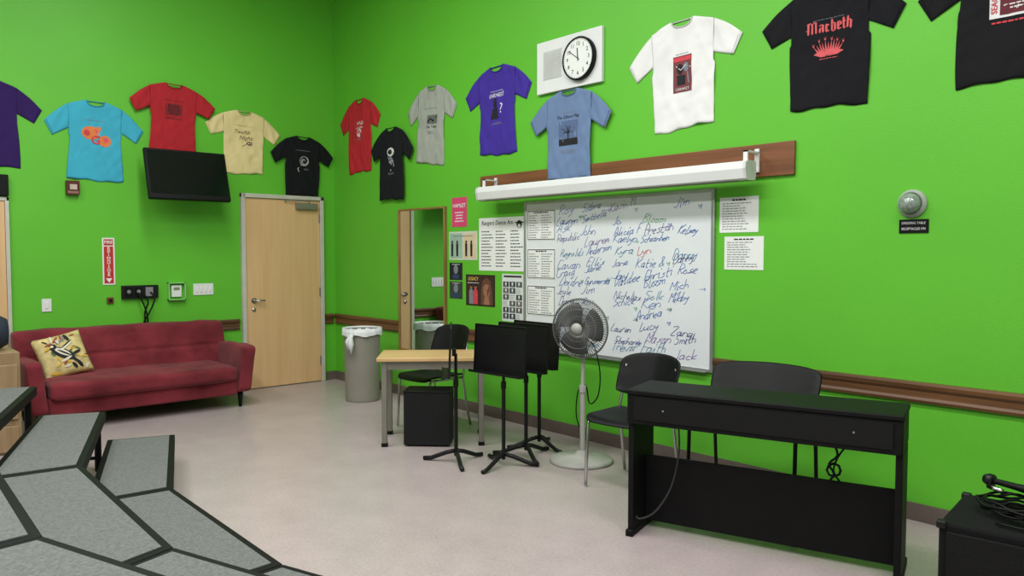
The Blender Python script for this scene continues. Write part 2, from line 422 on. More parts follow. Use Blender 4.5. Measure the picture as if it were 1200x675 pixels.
def pr_blue(b,y):
    b.lines(-.12,.12,.19,.2,1,y,cG,center=True); b.text('The School Play',.045,0,.155,y,cK,off=.004)
    b.rect(-.12,.12,-.11,.12,y,mat('print_dusk',(84,102,138),.8),4)
    y2=lambda x,z:y(x,z)-.002
    b.line([(-.01,-.09),(0,-.03),(.0,.03)],.013,y2,cK)
    for a,l in ((.5,.09),(1.1,.08),(1.9,.08),(2.6,.09),(.1,.06),(3.0,.06),(1.5,.07)): b.line([(0,0),(l*.5*math.cos(a),l*.5*math.sin(a)+.01),(l*math.cos(a),l*math.sin(a))],.006,y2,cK)
    b.rect(-.12,.12,-.11,-.05,y2,cK,3); b.lines(-.12,.12,-.19,-.15,2,y,cG,center=True)
def pr_white(b,y):
    b.rect(-.09,.09,-.16,.14,y,mat('print_maroon',(112,58,62),.8),4); y2=lambda x,z:y(x,z)-.002; y3=lambda x,z:y(x,z)-.003
    b.rect(-.085,.085,.095,.13,y2,cR,2); b.disc(-.02,.03,.03,y2,cK,.045,n=9); b.rect(-.05,.03,-.1,-.02,y2,cK,2); b.text('CABARET',.03,0,-.135,y2,cW); b.lines(-.07,.07,.15,.162,1,y,cG,center=True)
    b.disc(.04,.04,.026,y2,cG,.04,n=7); b.line([(.05,.0),(.06,-.09)],.012,y2,cG); b.line([(-.06,.06),(-.01,.02),(.04,.06)],.006,y3,cW)
def pr_mac(b,y):
    cC=mat('print_coral',(206,88,92),.8)
    b.lines(-.13,.13,.185,.193,1,y,cG,center=True)
    def G(P,w=.012): b.line(P,w,y,cC)
    x=-.165; z=.09
    def vb(x,z0,z1):
        b.poly([(x-.008,z0+.006),(x,z0-.004),(x+.008,z0+.006),(x+.008,z1-.002),(x,z1+.008),(x-.008,z1-.002)],y,cC)
    vb(x,z,z+.085); vb(x+.032,z,z+.075); vb(x+.064,z,z+.085); G([(x-.012,z+.08),(x+.016,z+.09),(x+.032,z+.07)],.009); G([(x+.032,z+.072),(x+.05,z+.09),(x+.07,z+.078)],.009); G([(x-.018,z+.03),(x+.006,z+.045)],.006)
    x+=.097; vb(x,z,z+.03); vb(x+.024,z,z+.055); G([(x-.004,z+.05),(x+.01,z+.06),(x+.024,z+.05)],.009); G([(x,z+.03),(x+.02,z+.036)],.007)
    x+=.05; vb(x,z,z+.055); G([(x,z+.054),(x+.02,z+.05)],.012); G([(x,z),(x+.02,z+.008)],.009)
    x+=.045; vb(x,z,z+.085); vb(x+.026,z,z+.05); G([(x,z+.05),(x+.014,z+.06),(x+.026,z+.05)],.008); G([(x,z),(x+.013,z-.006),(x+.026,z+.004)],.008)
    x+=.05; vb(x,z,z+.055); vb(x+.02,z+.034,z+.05); G([(x,z+.052),(x+.012,z+.06),(x+.022,z+.05)],.008); G([(x,z+.026),(x+.02,z+.036)],.006); G([(x,z),(x+.022,z+.008)],.008)
    x+=.042; vb(x,z,z+.08); G([(x-.012,z+.054),(x+.016,z+.056)],.008); G([(x,z),(x+.016,z+.006)],.008)
    x+=.032; vb(x,z,z+.085); vb(x+.026,z-.01,z+.05); G([(x,z+.05),(x+.014,z+.06),(x+.026,z+.05)],.008)
    for i in range(11):
        a=-1+i/5; hx=a*.105; hz=-.02+.045*math.cos(a*1.4)*(.7+.5*((i*7)%5)/4)
        b.poly([(hx*.8-.009,-.06),(hx*1.15,hz),(hx*.8+.009,-.06)],y,cC)
        if i%2==0:
            b.disc(hx*1.15,hz+.004,.007,y,cC,n=7); b.line([(hx*1.15,hz),(hx*1.15-.008,hz+.02)],.003,y,cC); b.line([(hx*1.15,hz),(hx*1.15+.007,hz+.022)],.003,y,cC)
    b.poly([(-.12,-.075),(-.08,-.055),(-.03,-.063),(.02,-.052),(.08,-.06),(.125,-.078),(.07,-.098),(.0,-.09),(-.06,-.102)],y,cC); b.lines(-.11,.11,-.125,-.112,1,y,cC,center=True)
def pr_last(b,y):
    b.rect(-.125,.18,-.06,.25,y,cW,6); y2=lambda x,z:y(x,z)-.002; b.rect(-.07,.17,-.045,.24,y2,mat('print_darkred2',(96,34,44),.8),4)
    y3=lambda x,z:y(x,z)-.004
    b.text('SEAGULL',.045,-.098,.06,y2,cR,ang=pi/2,off=.015); b.disc(.05,.12,.05,y3,cG,.07,n=9); b.lines(-.05,.15,-.02,.02,2,y3,cW); b.lines(-.14,.14,-.1,-.075,1,y,cR,center=True)
shirt('L',-3.41,2.66,.85,.76,(50,30,88),'dark purple t-shirt with a small white print on a green wall',pr_navy,0,1)
shirt('L',-2.545,2.575,.86,.76,(66,168,196),'turquoise t-shirt with an orange and red graphic on a green wall',pr_turq,.02,2,ps=.95)
shirt('L',-1.83,2.87,.84,.70,(172,40,48),'red t-shirt with dark print hanging above the television',pr_red1,.04,3,lift=.03)
shirt('L',-1.09,2.70,.83,.68,(222,204,150),'cream t-shirt with brown lettering and a mask drawing',pr_cream,.03,4)
shirt('L',-.42,2.49,.77,.68,(22,24,27),'black t-shirt with a white line-drawn face above the door',pr_blackface,.03,5,lift=.03)
shirt('R',.60,2.815,.86,.82,(186,44,52),'red t-shirt with white lettering near the room corner',pr_red2,.0,6)
shirt('R',1.28,2.445,.80,.76,(24,26,31),'black t-shirt with a white portrait print',pr_black2,.0,7,lift=.03)
shirt('R',1.95,2.77,.82,.77,(160,164,156),'light grey t-shirt with black print, slightly tilted',pr_grey,.06,8)
shirt('R',2.955,2.775,.90,.79,(66,48,150),'purple t-shirt with white lettering and a hatted figure',pr_purple,-.02,9)
shirt('R',3.86,2.455,.90,.72,(106,128,164),'slate blue t-shirt with a bare tree print overlapping a wooden board',pr_blue,.0,10,lift=.024)
shirt('R',4.94,2.755,.95,.76,(226,226,226),'white t-shirt with a dark red poster print',pr_white,-.03,11)
shirt('R',5.99,2.745,.88,.74,(23,23,27),'black t-shirt with red gothic lettering and a crown of hands',pr_mac,.0,12,ps=.76)
shirt('R',6.95,2.745,.92,.74,(24,24,27),'black t-shirt with a red and white poster print',pr_last,.0,13)
# ---------------------------------------------------------------- tv
e=thing('television','black flat screen television on a tilting wall bracket','television',(.0005,-1.79,2.27),pi/2)
T=RX(-.30)
def tb(b,c,s,m): b.box(T@Vector(c)+Vector((0,-.3,0)),s,m,T)
b=MB(); tb(b,(0,0,0),(.79,.05,.52),BLACK); tb(b,(0,.04,0),(.5,.05,.3),BLACK); b.obj('housing',e,bevel=.008)
b=MB(); tb(b,(0,-.0262,.015),(.745,.002,.445),mat('tv_screen',(10,12,14),.12,spec=.6)); b.obj('screen',e)
b=MB(); b.b2(-.12,.12,-.02,0,-.15,.15,BLACKM); b.tube([(0,-.02,0),(0,-.24,0)],.03,BLACKM,8); b.obj('wall_bracket',e)
loc,rz=onwall('L',-2.755,2.115)
b=MB(); b.b2(-.055,.055,-.05,0,-.065,.065,mat('alarm_maroon',(84,30,26),.4)); b.b2(-.03,.03,-.065,-.05,-.02,.03,mat('alarm_lens',(190,170,160),.2)); b.b2(-.045,.045,-.052,-.05,-.055,-.03,mat('alarm_plate',(140,100,90),.5))
tag(b.obj('fire_alarm',None,bevel=.006,loc=loc,rot=(0,0,rz)),'small dark red fire alarm strobe on the green wall','fire alarm')
# fire extinguisher sign
loc,rz=onwall('L',-2.455,1.42)
SR=mat('sign_red',(190,40,42),.6)
e=thing('fire_extinguisher_sign','vertical red sign with white fire extinguisher lettering','sign',loc,rz)
b=MB(); b.b2(-.055,.055,-.006,0,-.228,.228,PAPER); b.obj('panel',e)
b=MB(); b.rect(-.042,.042,.155,.215,-.0075,SR); b.rect(-.042,.042,-.215,.145,-.0075,SR); b.obj('red_field',e,recalc=False)
b=MB(); y=-.0085
b.text('FIRE',.042,0,.185,y,PAPER,off=.02,wid=.072)
for i,ch in enumerate('EXTINGUISHER'): b.text(ch,.029,0,.13-i*.0242,y,PAPER,off=.02,squash=1.6)
b.poly([(-.028,-.165),(.028,-.165),(0,-.208)],y,PAPER); b.obj('lettering',e,recalc=False)
def plate(name,w,u,z,W,Hh,label,cat,toggles,group=None):
    loc,rz=onwall(w,u,z); e=thing(name,label,cat,loc,rz)
    b=MB(); b.b2(-W/2,W/2,-.008,0,-Hh/2,Hh/2,WHITE); b.obj('cover_plate',e,bevel=.003)
    for t in toggles:
        b=MB(); b.b2(t-.012,t+.012,-.014,-.0085,-.03,.03,PAPER); b.obj('toggle',e,bevel=.002)
plate('light_switch','L',-2.99,1.015,.08,.12,'single white light switch plate above the sofa','light switch',[0])
plate('light_switch','L',-1.55,1.12,.21,.12,'four gang white light switch plate beside the door','light switch',[-.069,-.023,.023,.069])
loc,rz=onwall('L',-2.45,1.04)
b=MB(); b.b2(-.03,.03,-.02,0,-.03,.03,mat('brown_box',(110,60,30),.5)); b.b2(-.015,.015,-.03,-.02,-.015,.015,BLACK)
tag(b.obj('wall_box',None,bevel=.004,loc=loc,rot=(0,0,rz)),'small square brown box on the green wall','wall box')
loc,rz=onwall('L',-1.83,1.11)
e=thing('thermostat','white thermostat inside a clear locking cover','thermostat',loc,rz)
b=MB(); b.b2(-.05,.05,-.03,0,-.06,.06,WHITE); b.obj('body',e,bevel=.005)
b=MB(); b.b2(-.03,.03,-.032,-.0305,.01,.04,mat('lcd_green',(120,140,100),.3)); b.obj('display',e)
b=MB(); CE=mat('clear_cover_edge',(140,205,120),.2)
for x in (-.085,.075): b.b2(x,x+.01,-.05,0,-.09,.09,CE)
for z in (-.09,.08): b.b2(-.085,.085,-.05,0,z,z+.01,CE)
b.obj('cover_frame',e)
loc,rz=onwall('L',-2.18,1.11)
e=thing('power_outlet_box','black multi outlet box with hanging power cables','outlet',loc,rz)
b=MB(); b.b2(-.17,.17,-.04,0,-.06,.07,BLACKM); b.obj('housing',e,bevel=.005)
for x in (-.11,-.02,.08):
    b=MB(); b.b2(x-.035,x+.035,-.05,-.0405,-.04,.05,BLACK if x<.05 else GREYINK); b.disc(x,.01,.018,-.0515,GREYINK); b.obj('socket',e)
for P in ([(.03,-.055,-.02),(.06,-.07,-.1),(.03,-.06,-.2),(.04,-.05,-.34)],[(.09,-.055,0),(.12,-.08,-.06),(.09,-.07,-.16),(.0,-.05,-.34)],[(-.03,-.055,0),(.0,-.08,-.08),(.05,-.06,-.22),(.06,-.05,-.34)]):
    b=MB(); b.tube(cr(P),.008,BLACK,6); b.obj('power_cable',e,smooth=True)
# ---------------------------------------------------------------- sofa
SUEDE=mat('burgundy_suede',(116,44,52),.95,var=.34,scale=3.5,bump=.3,bscale=45,sheen=.1,spec=.1)
e=thing('sofa','burgundy red suede sofa with low arms standing against the wall','sofa',(.05,-2.37,0),pi/2)
b=MB(); b.b2(-.8,.8,-.87,-.1,.13,.29,SUEDE); b.obj('base',e,bevel=.02,seg=3)
def cushion(name,x0,x1,y0,y1,z0,z1,tiltf=None,bulz=.0,buly=.0,r=.05,cuts=(9)):
    b=MB(); b.b2(x0,x1,y0,y1,z0,z1,SUEDE)
    bmesh.ops.subdivide_edges(b.bm,edges=b.bm.edges[:],cuts=cuts,use_grid_fill=True)
    cx,cy,cz=(x0+x1)/2,(y0+y1)/2,(z0+z1)/2; hx,hy,hz=(x1-x0)/2,(y1-y0)/2,(z1-z0)/2
    for v in b.bm.verts:
        p=v.co; q=[p.x-cx,p.y-cy,p.z-cz]; hh=[hx,hy,hz]
        c=[max(-(h-r),min(h-r,a)) for a,h in zip(q,hh)]
        dd=Vector([a-k for a,k in zip(q,c)])
        if dd.length>1e-6:
            dd=dd.normalized()*r; q=[k+w for k,w in zip(c,dd)]
        u=[a/h for a,h in zip(q,hh)]
        nn=noise.noise(Vector((p.x*4,p.y*6,p.z*6)))*.012-abs(noise.noise(Vector((p.x*9+p.z*4,p.y*9,p.z*7-p.x*3))))*.014
        q[2]+= (bulz*(1-u[0]**4)*(1-u[1]**2)+nn)*(1 if q[2]>0 else 0)
        q[1]-= (buly*(1-u[0]**4)*(1-u[2]**2)+nn)*(1 if q[1]<0 else 0)
        P=Vector((cx+q[0],cy+q[1],cz+q[2]))
        if tiltf: P=tiltf(P)
        v.co=P
    return b.obj(name,e,smooth=True,sub=1)
cushion('seat_cushion',-.79,.79,-.93,-.2,.265,.42,bulz=.012,buly=.01,r=.045,cuts=25)
def lean(P):
    k=(P.z-.3)/.52; yy=P.y+.15*(k-1)
    if P.y<-.15:
        for sx in (-.62,-.31,0,.31,.62): yy+=.014*math.exp(-((P.x-sx)/.022)**2)*math.sin(min(1,max(0,k*1.2))*pi)
        yy+=.012*math.exp(-((P.z-.57)/.02)**2)
    return Vector((P.x,yy,P.z))
cushion('backrest',-.93,.93,-.20,-.0,.3,.81,tiltf=lean,buly=.015,r=.045,cuts=47)
for sg in (-1,1):
    def fl(P,sg=sg):
        k=max(0,(P.z-.15)/.45)
        return Vector((P.x+sg*(.05*k),P.y-.03*k,P.z-.02*(P.y+.5)))
    cushion('armrest',*( (.79,.93) if sg>0 else (-.93,-.79)),-.9,-.16,.14,.60,tiltf=fl,r=.03)
for x in (-.85,.85):
    for yy in (-.8,-.15):
        b=MB(); b.lathe([(.014,0),(.028,.15)],BLACKW,(x,yy,0),12); b.obj('leg',e,smooth=True)
# pillow
def pil():
    P0=mat('pillow_tapestry',(198,180,124),.9,var=.3,scale=16)
    e=thing('throw_pillow','woven yellow pillow with a bird motif leaning on the sofa','pillow',(.50,-2.97,.595),0)
    M=Matrix.Rotation(pi/2,3,'Z')@Matrix.Rotation(-.45,3,'X')@Matrix.Rotation(-.22,3,'Y')
    e.rotation_euler=M.to_euler()
    h=.2
    def th(x,z):
        a=max(0,1-abs(x/h)**2.6); c=max(0,1-abs(z/h)**2.6); return .07*(a*c)**.5
    b=MB()
    for sg in (-1,1):
        b.grid(lambda u,v:Vector(((u*2-1)*h*(1-.05*math.cos((v*2-1)*pi/2)),sg*th((u*2-1)*h,(v*2-1)*h),(v*2-1)*h*(1-.05*math.cos((u*2-1)*pi/2)))),20,20,P0)
    bmesh.ops.remove_doubles(b.bm,verts=b.bm.verts,dist=.0005)
    b.obj('cushion',e,smooth=True)
    b=MB(); yf=lambda x,z:-th(x,z)-.004
    gn=mat('pillow_green',(78,100,66),.9); kk=mat('pillow_black',(35,35,38),.9); gr=mat('pillow_grey',(130,128,120),.9); rd=mat('pillow_rust',(150,80,56),.9); wh=mat('pillow_white',(214,208,190),.9); yl=mat('pillow_yellow',(206,164,60),.9)
    def ell(cx,cz,rx,rz,a,m,off):
        ca,sa=math.cos(a),math.sin(a)
        def g(u,v):
            r=u; t=v*2*pi; X=rx*r*math.cos(t); Z=rz*r*math.sin(t); X,Z=cx+X*ca-Z*sa,cz+X*sa+Z*ca
            return Vector((X,yf(X,Z)-off,Z))
        b.grid(g,4,16,m)
    R=random.Random(3)
    for k in range(40):
        ell(R.uniform(-.16,.16),R.uniform(-.16,.16),R.uniform(.018,.04),R.uniform(.006,.014),R.uniform(0,3),R.choice([gn,kk,yl,yl,wh,gr,rd]),.0003*(k%6))
    ell(-.01,.0,.1,.042,-.75,kk,.003); ell(-.01,.01,.07,.024,-.75,wh,.005); ell(-.0,.0,.06,.008,-.75,kk,.006); ell(-.07,.075,.03,.028,0,kk,.005); ell(-.075,.08,.012,.012,0,wh,.007); ell(-.11,.07,.03,.01,.4,yl,.006); ell(.07,-.09,.06,.012,-.9,kk,.004)
    ell(.03,.06,.07,.014,.5,wh,.003); ell(.04,.075,.06,.006,.5,kk,.004); ell(.0,-.06,.05,.01,.3,wh,.004)
    b.obj('embroidered_bird',e,smooth=True)
pil()
TAN=woodmat('cabinet_tan',(140,114,84),(162,134,102),2)
e=thing('drawer_cabinet','tan wooden cabinet with stacked drawers beside the sofa','cabinet',(1.22,-3.72,0),pi/2)
b=MB(); b.b2(-.27,.27,-.25,.25,0,.76,TAN); b.obj('body',e,bevel=.004)
for z in (.12,.36,.58):
    b=MB(); b.b2(-.25,.25,-.268,-.252,z-.1+.0,z+.09,TAN); dr=b.obj('drawer',e,bevel=.004)
    b=MB(); b.b2(-.05,.05,-.285,-.269,z-.01,z+.01,BLACKM); b.obj('handle',dr)
NAVYB=mat('bag_navy',(34,42,56),.8,var=.2)
e=thing('duffel_bag','dark blue fabric bag resting on the drawer cabinet','bag',(1.22,-3.70,.762),pi/2)
b=MB(); b.lathe([(.02,-.22),(.1,-.21),(.13,-.16),(.135,0),(.13,.16),(.1,.21),(.02,.22)],NAVYB,(0,0,.135),20,Matrix.Rotation(pi/2,4,'Y')); b.obj('body',e,smooth=True)
b=MB(); b.tube([(-.08,-.06,.25),(-.07,-.07,.33),(.07,-.07,.33),(.08,-.06,.25)],.01,BLACK,6); b.obj('handle',e,smooth=True)
# ---------------------------------------------------------------- trash can
e=thing('trash_can','round grey trash can with a white plastic liner','trash can',(1.37,-.46,0))
TC=mat('can_greige',(134,131,120),.55,var=.05,scale=6)
b=MB(); b.lathe([(.165,0),(.17,.02),(.182,.68),(.19,.685),(.19,.73),(.18,.73),(.16,.05)],TC,seg=40); b.obj('body',e,smooth=False)
LN=mat('liner_white',(215,218,220),.45,bump=.4,bscale=30)
b=MB(); R=[]
for r,z,a in ((.17,.6,.0),(.182,.742,.001),(.197,.745,.003),(.2,.70,.004),(.203,.675,.006)):
    R.append([Vector(((r+a*math.sin(k*1.7))*math.cos(2*pi*k/48),(r+a*math.sin(k*1.7))*math.sin(2*pi*k/48),z+(.010*math.sin(k*.8) if z<.69 else 0))) for k in range(48)])
b.rings(R,LN,caps=False); b.obj('liner',e,smooth=True)
b=MB(); b.tube([(.1,-.175,.7),(.12,-.2,.66),(.13,-.205,.6),(.125,-.2,.5)],[.03,.022,.032,.008],LN,8); b.tube([(.1,-.19,.68),(.08,-.215,.62),(.09,-.21,.54)],[.02,.024,.006],LN,8); b.obj('liner_knot',e,smooth=True)
# ---------------------------------------------------------------- mirror
e=thing('wall_mirror','tall wall mirror with a thin gilded wood frame','mirror',(1.795,-.0005,1.22))
GILD=woodmat('gilt_wood',(112,86,42),(156,126,70),2)
mm=mat('mirror_glass',(225,230,228),.01,metal=1,var=0)
b=MB(); b.b2(-.39,.39,-.022,-.004,-.72,.72,mm); b.obj('glass',e)
b=MB()
for x in (-1,1): b.b2(x*.405,x*.385,-.035,0,-.735,.735,GILD)
for z in (-1,1): b.b2(-.385,.385,-.035,0,z*.735,z*.715,GILD)
b.obj('frame',e,bevel=.004)
# ---------------------------------------------------------------- backing board + screen + whiteboard
b=MB(); b.b2(-1.53,1.53,-.02,0,-.105,.105,BOARDW); tag(b.obj('backing_board',None,bevel=.003,loc=(4.26,-.0005,2.095)),'long stained wooden mounting board on the wall','board')
e=thing('projection_screen','white roll-down projection screen case hung on brackets','projection screen',(4.25,-.17,2.02))
b=MB()
prof=[(.05,-.055),(.06,-.03),(.06,.05),(.04,.06),(-.03,.06),(-.055,.045),(-.06,.01),(-.045,-.05),(-.03,-.058)]
b.rings([[Vector((x,p,q)) for p,q in prof] for x in (-1.31,1.31)],WHITE); b.obj('case',e)
for sg in (-1,1):
    b=MB(); b.rings([[Vector((sg*x,p*1.06,q*1.06)) for p,q in prof] for x in (1.311,1.33)],mat('cap_grey',(200,202,202),.5)); b.obj('end_cap',e)
    b=MB(); b.b2(sg*1.29-.015,sg*1.29+.015,.135,.148,-.0,.15,WHITE); b.b2(sg*1.29-.015,sg*1.29+.015,.0,.14,.12,.13,WHITE); b.b2(sg*1.29-.015,sg*1.29+.015,.0,.01,.062,.13,WHITE)
    b.obj('bracket',e)
b=MB(); b.b2(-1.25,1.25,-.02,-.01,-.066,-.058,STEEL); b.obj('pull_bar',e)
e=thing('whiteboard','whiteboard covered in handwritten marker names','whiteboard',(4.27,-.0005,1.31))
ALU=mat('aluminium_trim',(176,178,178),.35,metal=.7)
b=MB(); b.b2(-.93,.93,-.014,0,-.61,.61,mat('whiteboard_surface',(218,223,226),.25,var=.03,scale=3)); b.obj('panel',e)
b=MB()
for x in (-1,1): b.b2(x*.95,x*.925,-.022,0,-.63,.63,ALU)
b.b2(-.925,.925,-.022,0,.605,.63,ALU); b.b2(-.925,.925,-.022,0,-.63,-.605,ALU); b.obj('frame',e,bevel=.003)
b=MB(); b.b2(-.9,.9,-.04,-.023,-.632,-.626,ALU); b.obj('tray',e)
mk=[mat('marker_blue',(72,106,178),.7),mat('marker_teal',(72,134,168),.7),mat('marker_indigo',(78,88,148),.7),mat('marker_green',(92,160,112),.7),mat('marker_purple',(128,104,170),.7),mat('marker_red',(192,88,88),.7)]
rows=[["Roy","Sidora","Kevin M.","Alec","Jim"],["Lauren","Sentinella","Jo","Bloom","Daniel"],["Ask","John","Alicia F","Preston","Kelsey"],["Republic","Lauren","Kaelyn","Schoonhen","Thyghi"],["Reynolds","Anderson","Kyra","Lyn","Danny"],["Cavan","Ellis","Jane","Katie &","Danny"],["Craig","Jane","Jay","Christi","Rose"],["Deidre","Gunsworski","Valdee","Bloom","Mich"],
["Joyle","Jim","Nicholas","Solk","Mikby"],["Drina","Ron","Schick","Ken","Tobin"],["Lee","Alex","Brandon","Andrea","Amy"],["Owen","Zoe","Lauren","Lucy","Zang"],["Diane","Cooper","Stephanie","Mason","Smith"],["Matt","Kyle","Trevor","Faith","Jack"]]
cb=[MB() for _ in mk]
for i,r in enumerate(rows):
    ki=[0,0,0,0,1,0,0,0,2,0,0,2,0,1][i]
    wob=[random.uniform(-.024,.024)+.012*math.sin(j*1.9+i) for j in range(5)]; xx=-.56
    for j,wd in enumerate(r):
        x0=max(xx,-.56+j*.285+random.uniform(-.03,.06))
        if random.random()<.06: continue
        kk=ki if random.random()<.72 else random.choice([0,1,2,3,4])
        if (i,j) in ((4,3),(11,1)): kk=5
        sz=random.uniform(.056,.084); sx=.98; wdt=hwidth(wd,sz,sx); mxw=min(.26,.86-x0-.05)
        if wdt>mxw: sz*=max(.8,mxw/wdt); sx*=min(1,mxw/hwidth(wd,sz,sx))
        elif wdt<.16: sx*=1.3
        z=.50-i*.082+wob[j]
        xx=x0+hand(cb[kk],wd,x0,z,sz,mk[kk],.0043,-.0155,shear=random.uniform(.45,.75),ang=random.uniform(-.02,.2),sx=sx)+.035
for k in range(22):
    x=-.575+.285*random.randint(1,5)+random.uniform(-.02,.02); z=.53-.082*random.randint(0,13)+random.uniform(-.03,.03); s=.015; kk=random.choice([1,3,4,0,3]); bb=cb[kk]
    if k%3: bb.line(cr([(x,z),(x+s,z+s),(x+s*.3,z-s),(x-s,z+s*.8),(x+s,z-s*.3)]),.0035,-.0152,mk[kk])
    else: bb.line([(x-.02,z),(x+.03,z+.004)],.0035,-.0152,mk[kk]); bb.line([(x+.015,z+.014),(x+.03,z+.004),(x+.016,z-.01)],.0035,-.0152,mk[kk])
for k,bb in enumerate(cb): bb.obj('handwriting',e,recalc=False,label=['blue','teal','indigo','green','purple','red'][k]+' marker handwriting of first names')
LG='sheets taped to the whiteboard and wall'
def sheet(u,z,W,Hh,label,n=9,title=True,y=.0005,m=PAPER,border=False,cols=1,g=LG):
    e=thing('printed_sheet',label,'paper sheet',(u,-y,z),0,g)
    b=MB(); b.b2(-W/2,W/2,-.0015,0,-Hh/2,Hh/2,m); b.obj('paper',e)
    b=MB(); yy=-.0025
    if title: b.lines(-W*.3,W*.3,Hh*.38,Hh*.45,1,yy,INK,.6,True)
    for c in range(cols):
        x0=-W*.43+c*W*.88/cols; b.lines(x0,x0+W*.8/cols,-Hh*.44,Hh*.36,n,yy,GREYINK,.32)
    if border:
        t=.006; b.rect(-W/2+t,W/2-t,Hh/2-2*t,Hh/2-t,yy,INK); b.rect(-W/2+t,W/2-t,-Hh/2+t,-Hh/2+2*t,yy,INK); b.rect(-W/2+t,-W/2+2*t,-Hh/2+t,Hh/2-t,yy,INK); b.rect(W/2-2*t,W/2-t,-Hh/2+t,Hh/2-t,yy,INK)
    b.obj('printed_text',e,recalc=False)
for z in (1.735,1.41,1.10): sheet(3.53,z,.34,.255,'printed list with a black border on the whiteboard',10,True,.0155,border=True,cols=2)
sheet(5.395,1.755,.29,.235,'printed schedule sheet taped beside the whiteboard',11)
sheet(5.435,1.5,.29,.22,'printed schedule sheet taped beside the whiteboard',11)
def poster(u,z,W,Hh,label,bg,draw):
    e=thing('poster',label,'poster',(u,-.0005,z),0,'posters on the green wall')
    b=MB(); b.b2(-W/2,W/2,-.0015,0,-Hh/2,Hh/2,bg); b.obj('paper',e)
    b=MB(); draw(b,W,Hh,-.0025); b.obj('print',e,recalc=False)
def dgrid(b,W,Hh,y):
    cs=[mat('tile_dark_%d'%k,c,.7) for k,c in enumerate([(52,56,60),(78,70,64),(40,44,52),(100,96,92),(66,80,78)])]
    b.rect(-W*.42,W*.42,Hh*.43,Hh*.47,y,INK)
    for r in range(6):
        for c in range(3):
            x=-W*.45+c*W*.31; z=Hh*.36-(r+1)*Hh*.135
            if (r+c)%4==3: b.lines(x,x+W*.27,z,z+Hh*.115,3,y,GREYINK)
            else:
                b.rect(x,x+W*.27,z,z+Hh*.115,y,cs[(r*3+c*2)%5]); b.disc(x+W*.135,z+Hh*.07,.012,y-.0005,PAPERG,.014,n=8); b.rect(x+W*.08,x+W*.19,z+.004,z+Hh*.04,y-.0005,GREYINK)
poster(3.155,1.105,.28,.42,'poster with a dark grid of small photographs',PAPERG,dgrid)
PK=mat('poster_pink',(206,66,110),.7)
def dp(b,W,Hh,y):
    b.text('HAMLET',.05,0,.06,y,cW,off=.02,wid=W*.85); b.lines(-W*.35,W*.35,-.1,.01,4,y,cW,center=True)
poster(2.395,1.89,.23,.28,'pink poster with white lettering',PK,dp)
def dl(b,W,Hh,y):
    b.rect(-W*.47,-W*.02,-Hh*.44,Hh*.44,y,mat('poster_teal',(150,178,158),.8)); b.rect(W*.02,W*.47,-Hh*.44,Hh*.44,y,mat('poster_peach',(206,190,156),.8))
    for x in (-W*.38,-W*.2,W*.12,W*.3):
        b.disc(x,.035,.012,y-.001,cK,.016); b.poly([(x-.016,.02),(x+.016,.02),(x+.008,-.03),(x+.014,-.1),(x-.014,-.1),(x-.008,-.03)],y-.001,cK)
    b.lines(-W*.4,W*.4,Hh*.3,Hh*.38,1,y-.001,cG,center=True)
poster(2.45,1.57,.43,.27,'pale double poster with small dark figures',mat('poster_cream',(198,206,190),.8),dl)
def dw(b,W,Hh,y):
    b.text('Rangers Dance Am.',.055,-.05,Hh*.40,y,cK,shear=.15,wid=.44,off=.008)
    for c in range(3): b.lines(-W*.44+c*.2,-W*.44+c*.2+.17,-Hh*.44,Hh*.27,12,y,INK,.3)
    b.disc(W*.39,Hh*.36,.035,y,cK); b.rect(W*.39-.055,W*.39+.055,Hh*.36+.01,Hh*.36+.02,y-.001,cK); b.disc(W*.39,Hh*.33,.018,y-.001,cW)
poster(3.0,1.58,.62,.48,'large white poster with black lettering columns',PAPER,dw)
def dd1(b,W,Hh,y):
    b.disc(0,.02,.035,y,cG,.045); b.rect(-.05,.05,-.07,-.03,y,cN); b.lines(-.06,.06,.06,.075,1,y,cW,center=True)
poster(2.34,1.325,.2,.165,'small dark photo print on the wall',cK,dd1)
poster(2.34,1.145,.2,.165,'small dark photo print on the wall',mat('photo_dark',(52,62,56),.6),dd1)
SKIN=mat('poster_skin',(150,104,82),.8); SKD=mat('poster_skin_shade',(104,66,52),.8)
def dk(b,W,Hh,y):
    b.rect(-.2,.2,-.135,.135,y,mat('poster_brownred',(58,32,30),.6)); y-=.0006
    b.text('LEGACY',.045,-.1,.105,y-.001,mat('poster_yellow',(214,188,96),.7),wid=.15,off=.01)
    # woman's face with long hair
    b.poly([(.01,-.13),(.02,.02),(.04,.09),(.09,.12),(.15,.09),(.17,.0),(.18,-.13)],y,cBr); b.disc(.095,.005,.048,y-.0004,SKIN,.068,n=18); b.poly([(.07,-.05),(.12,-.05),(.14,-.13),(.05,-.13)],y-.0003,SKIN)
    b.poly([(.095,-.06),(.143,-.0),(.135,.05),(.115,.03),(.11,-.03)],y-.0006,SKD); b.poly([(.048,.03),(.06,.085),(.12,.09),(.145,.03),(.12,.055),(.08,.062)],y-.0008,cBr)
    b.disc(.08,.01,.007,y-.001,cK,.0035,n=8); b.disc(.113,.01,.007,y-.001,cK,.0035,n=8); b.line([(.085,-.032),(.097,-.036),(.108,-.031)],.005,y-.001,cR); b.line([(.097,.005),(.1,-.015)],.003,y-.001,SKD)
    # two standing figures
    for cx,cc in ((-.13,cG),(-.065,cR)):
        b.disc(cx,.03,.017,y-.0004,SKIN,.022,n=12); b.disc(cx,.045,.019,y-.0006,cK,.012,n=10); b.poly([(cx-.032,-.13),(cx-.03,-.01),(cx-.012,.012),(cx+.012,.012),(cx+.03,-.01),(cx+.032,-.13)],y-.0003,cc); b.line([(cx-.02,-.02),(cx+.015,-.05)],.01,y-.0006,SKIN)
    b.lines(-.18,.0,.06,.075,1,y-.001,cW)
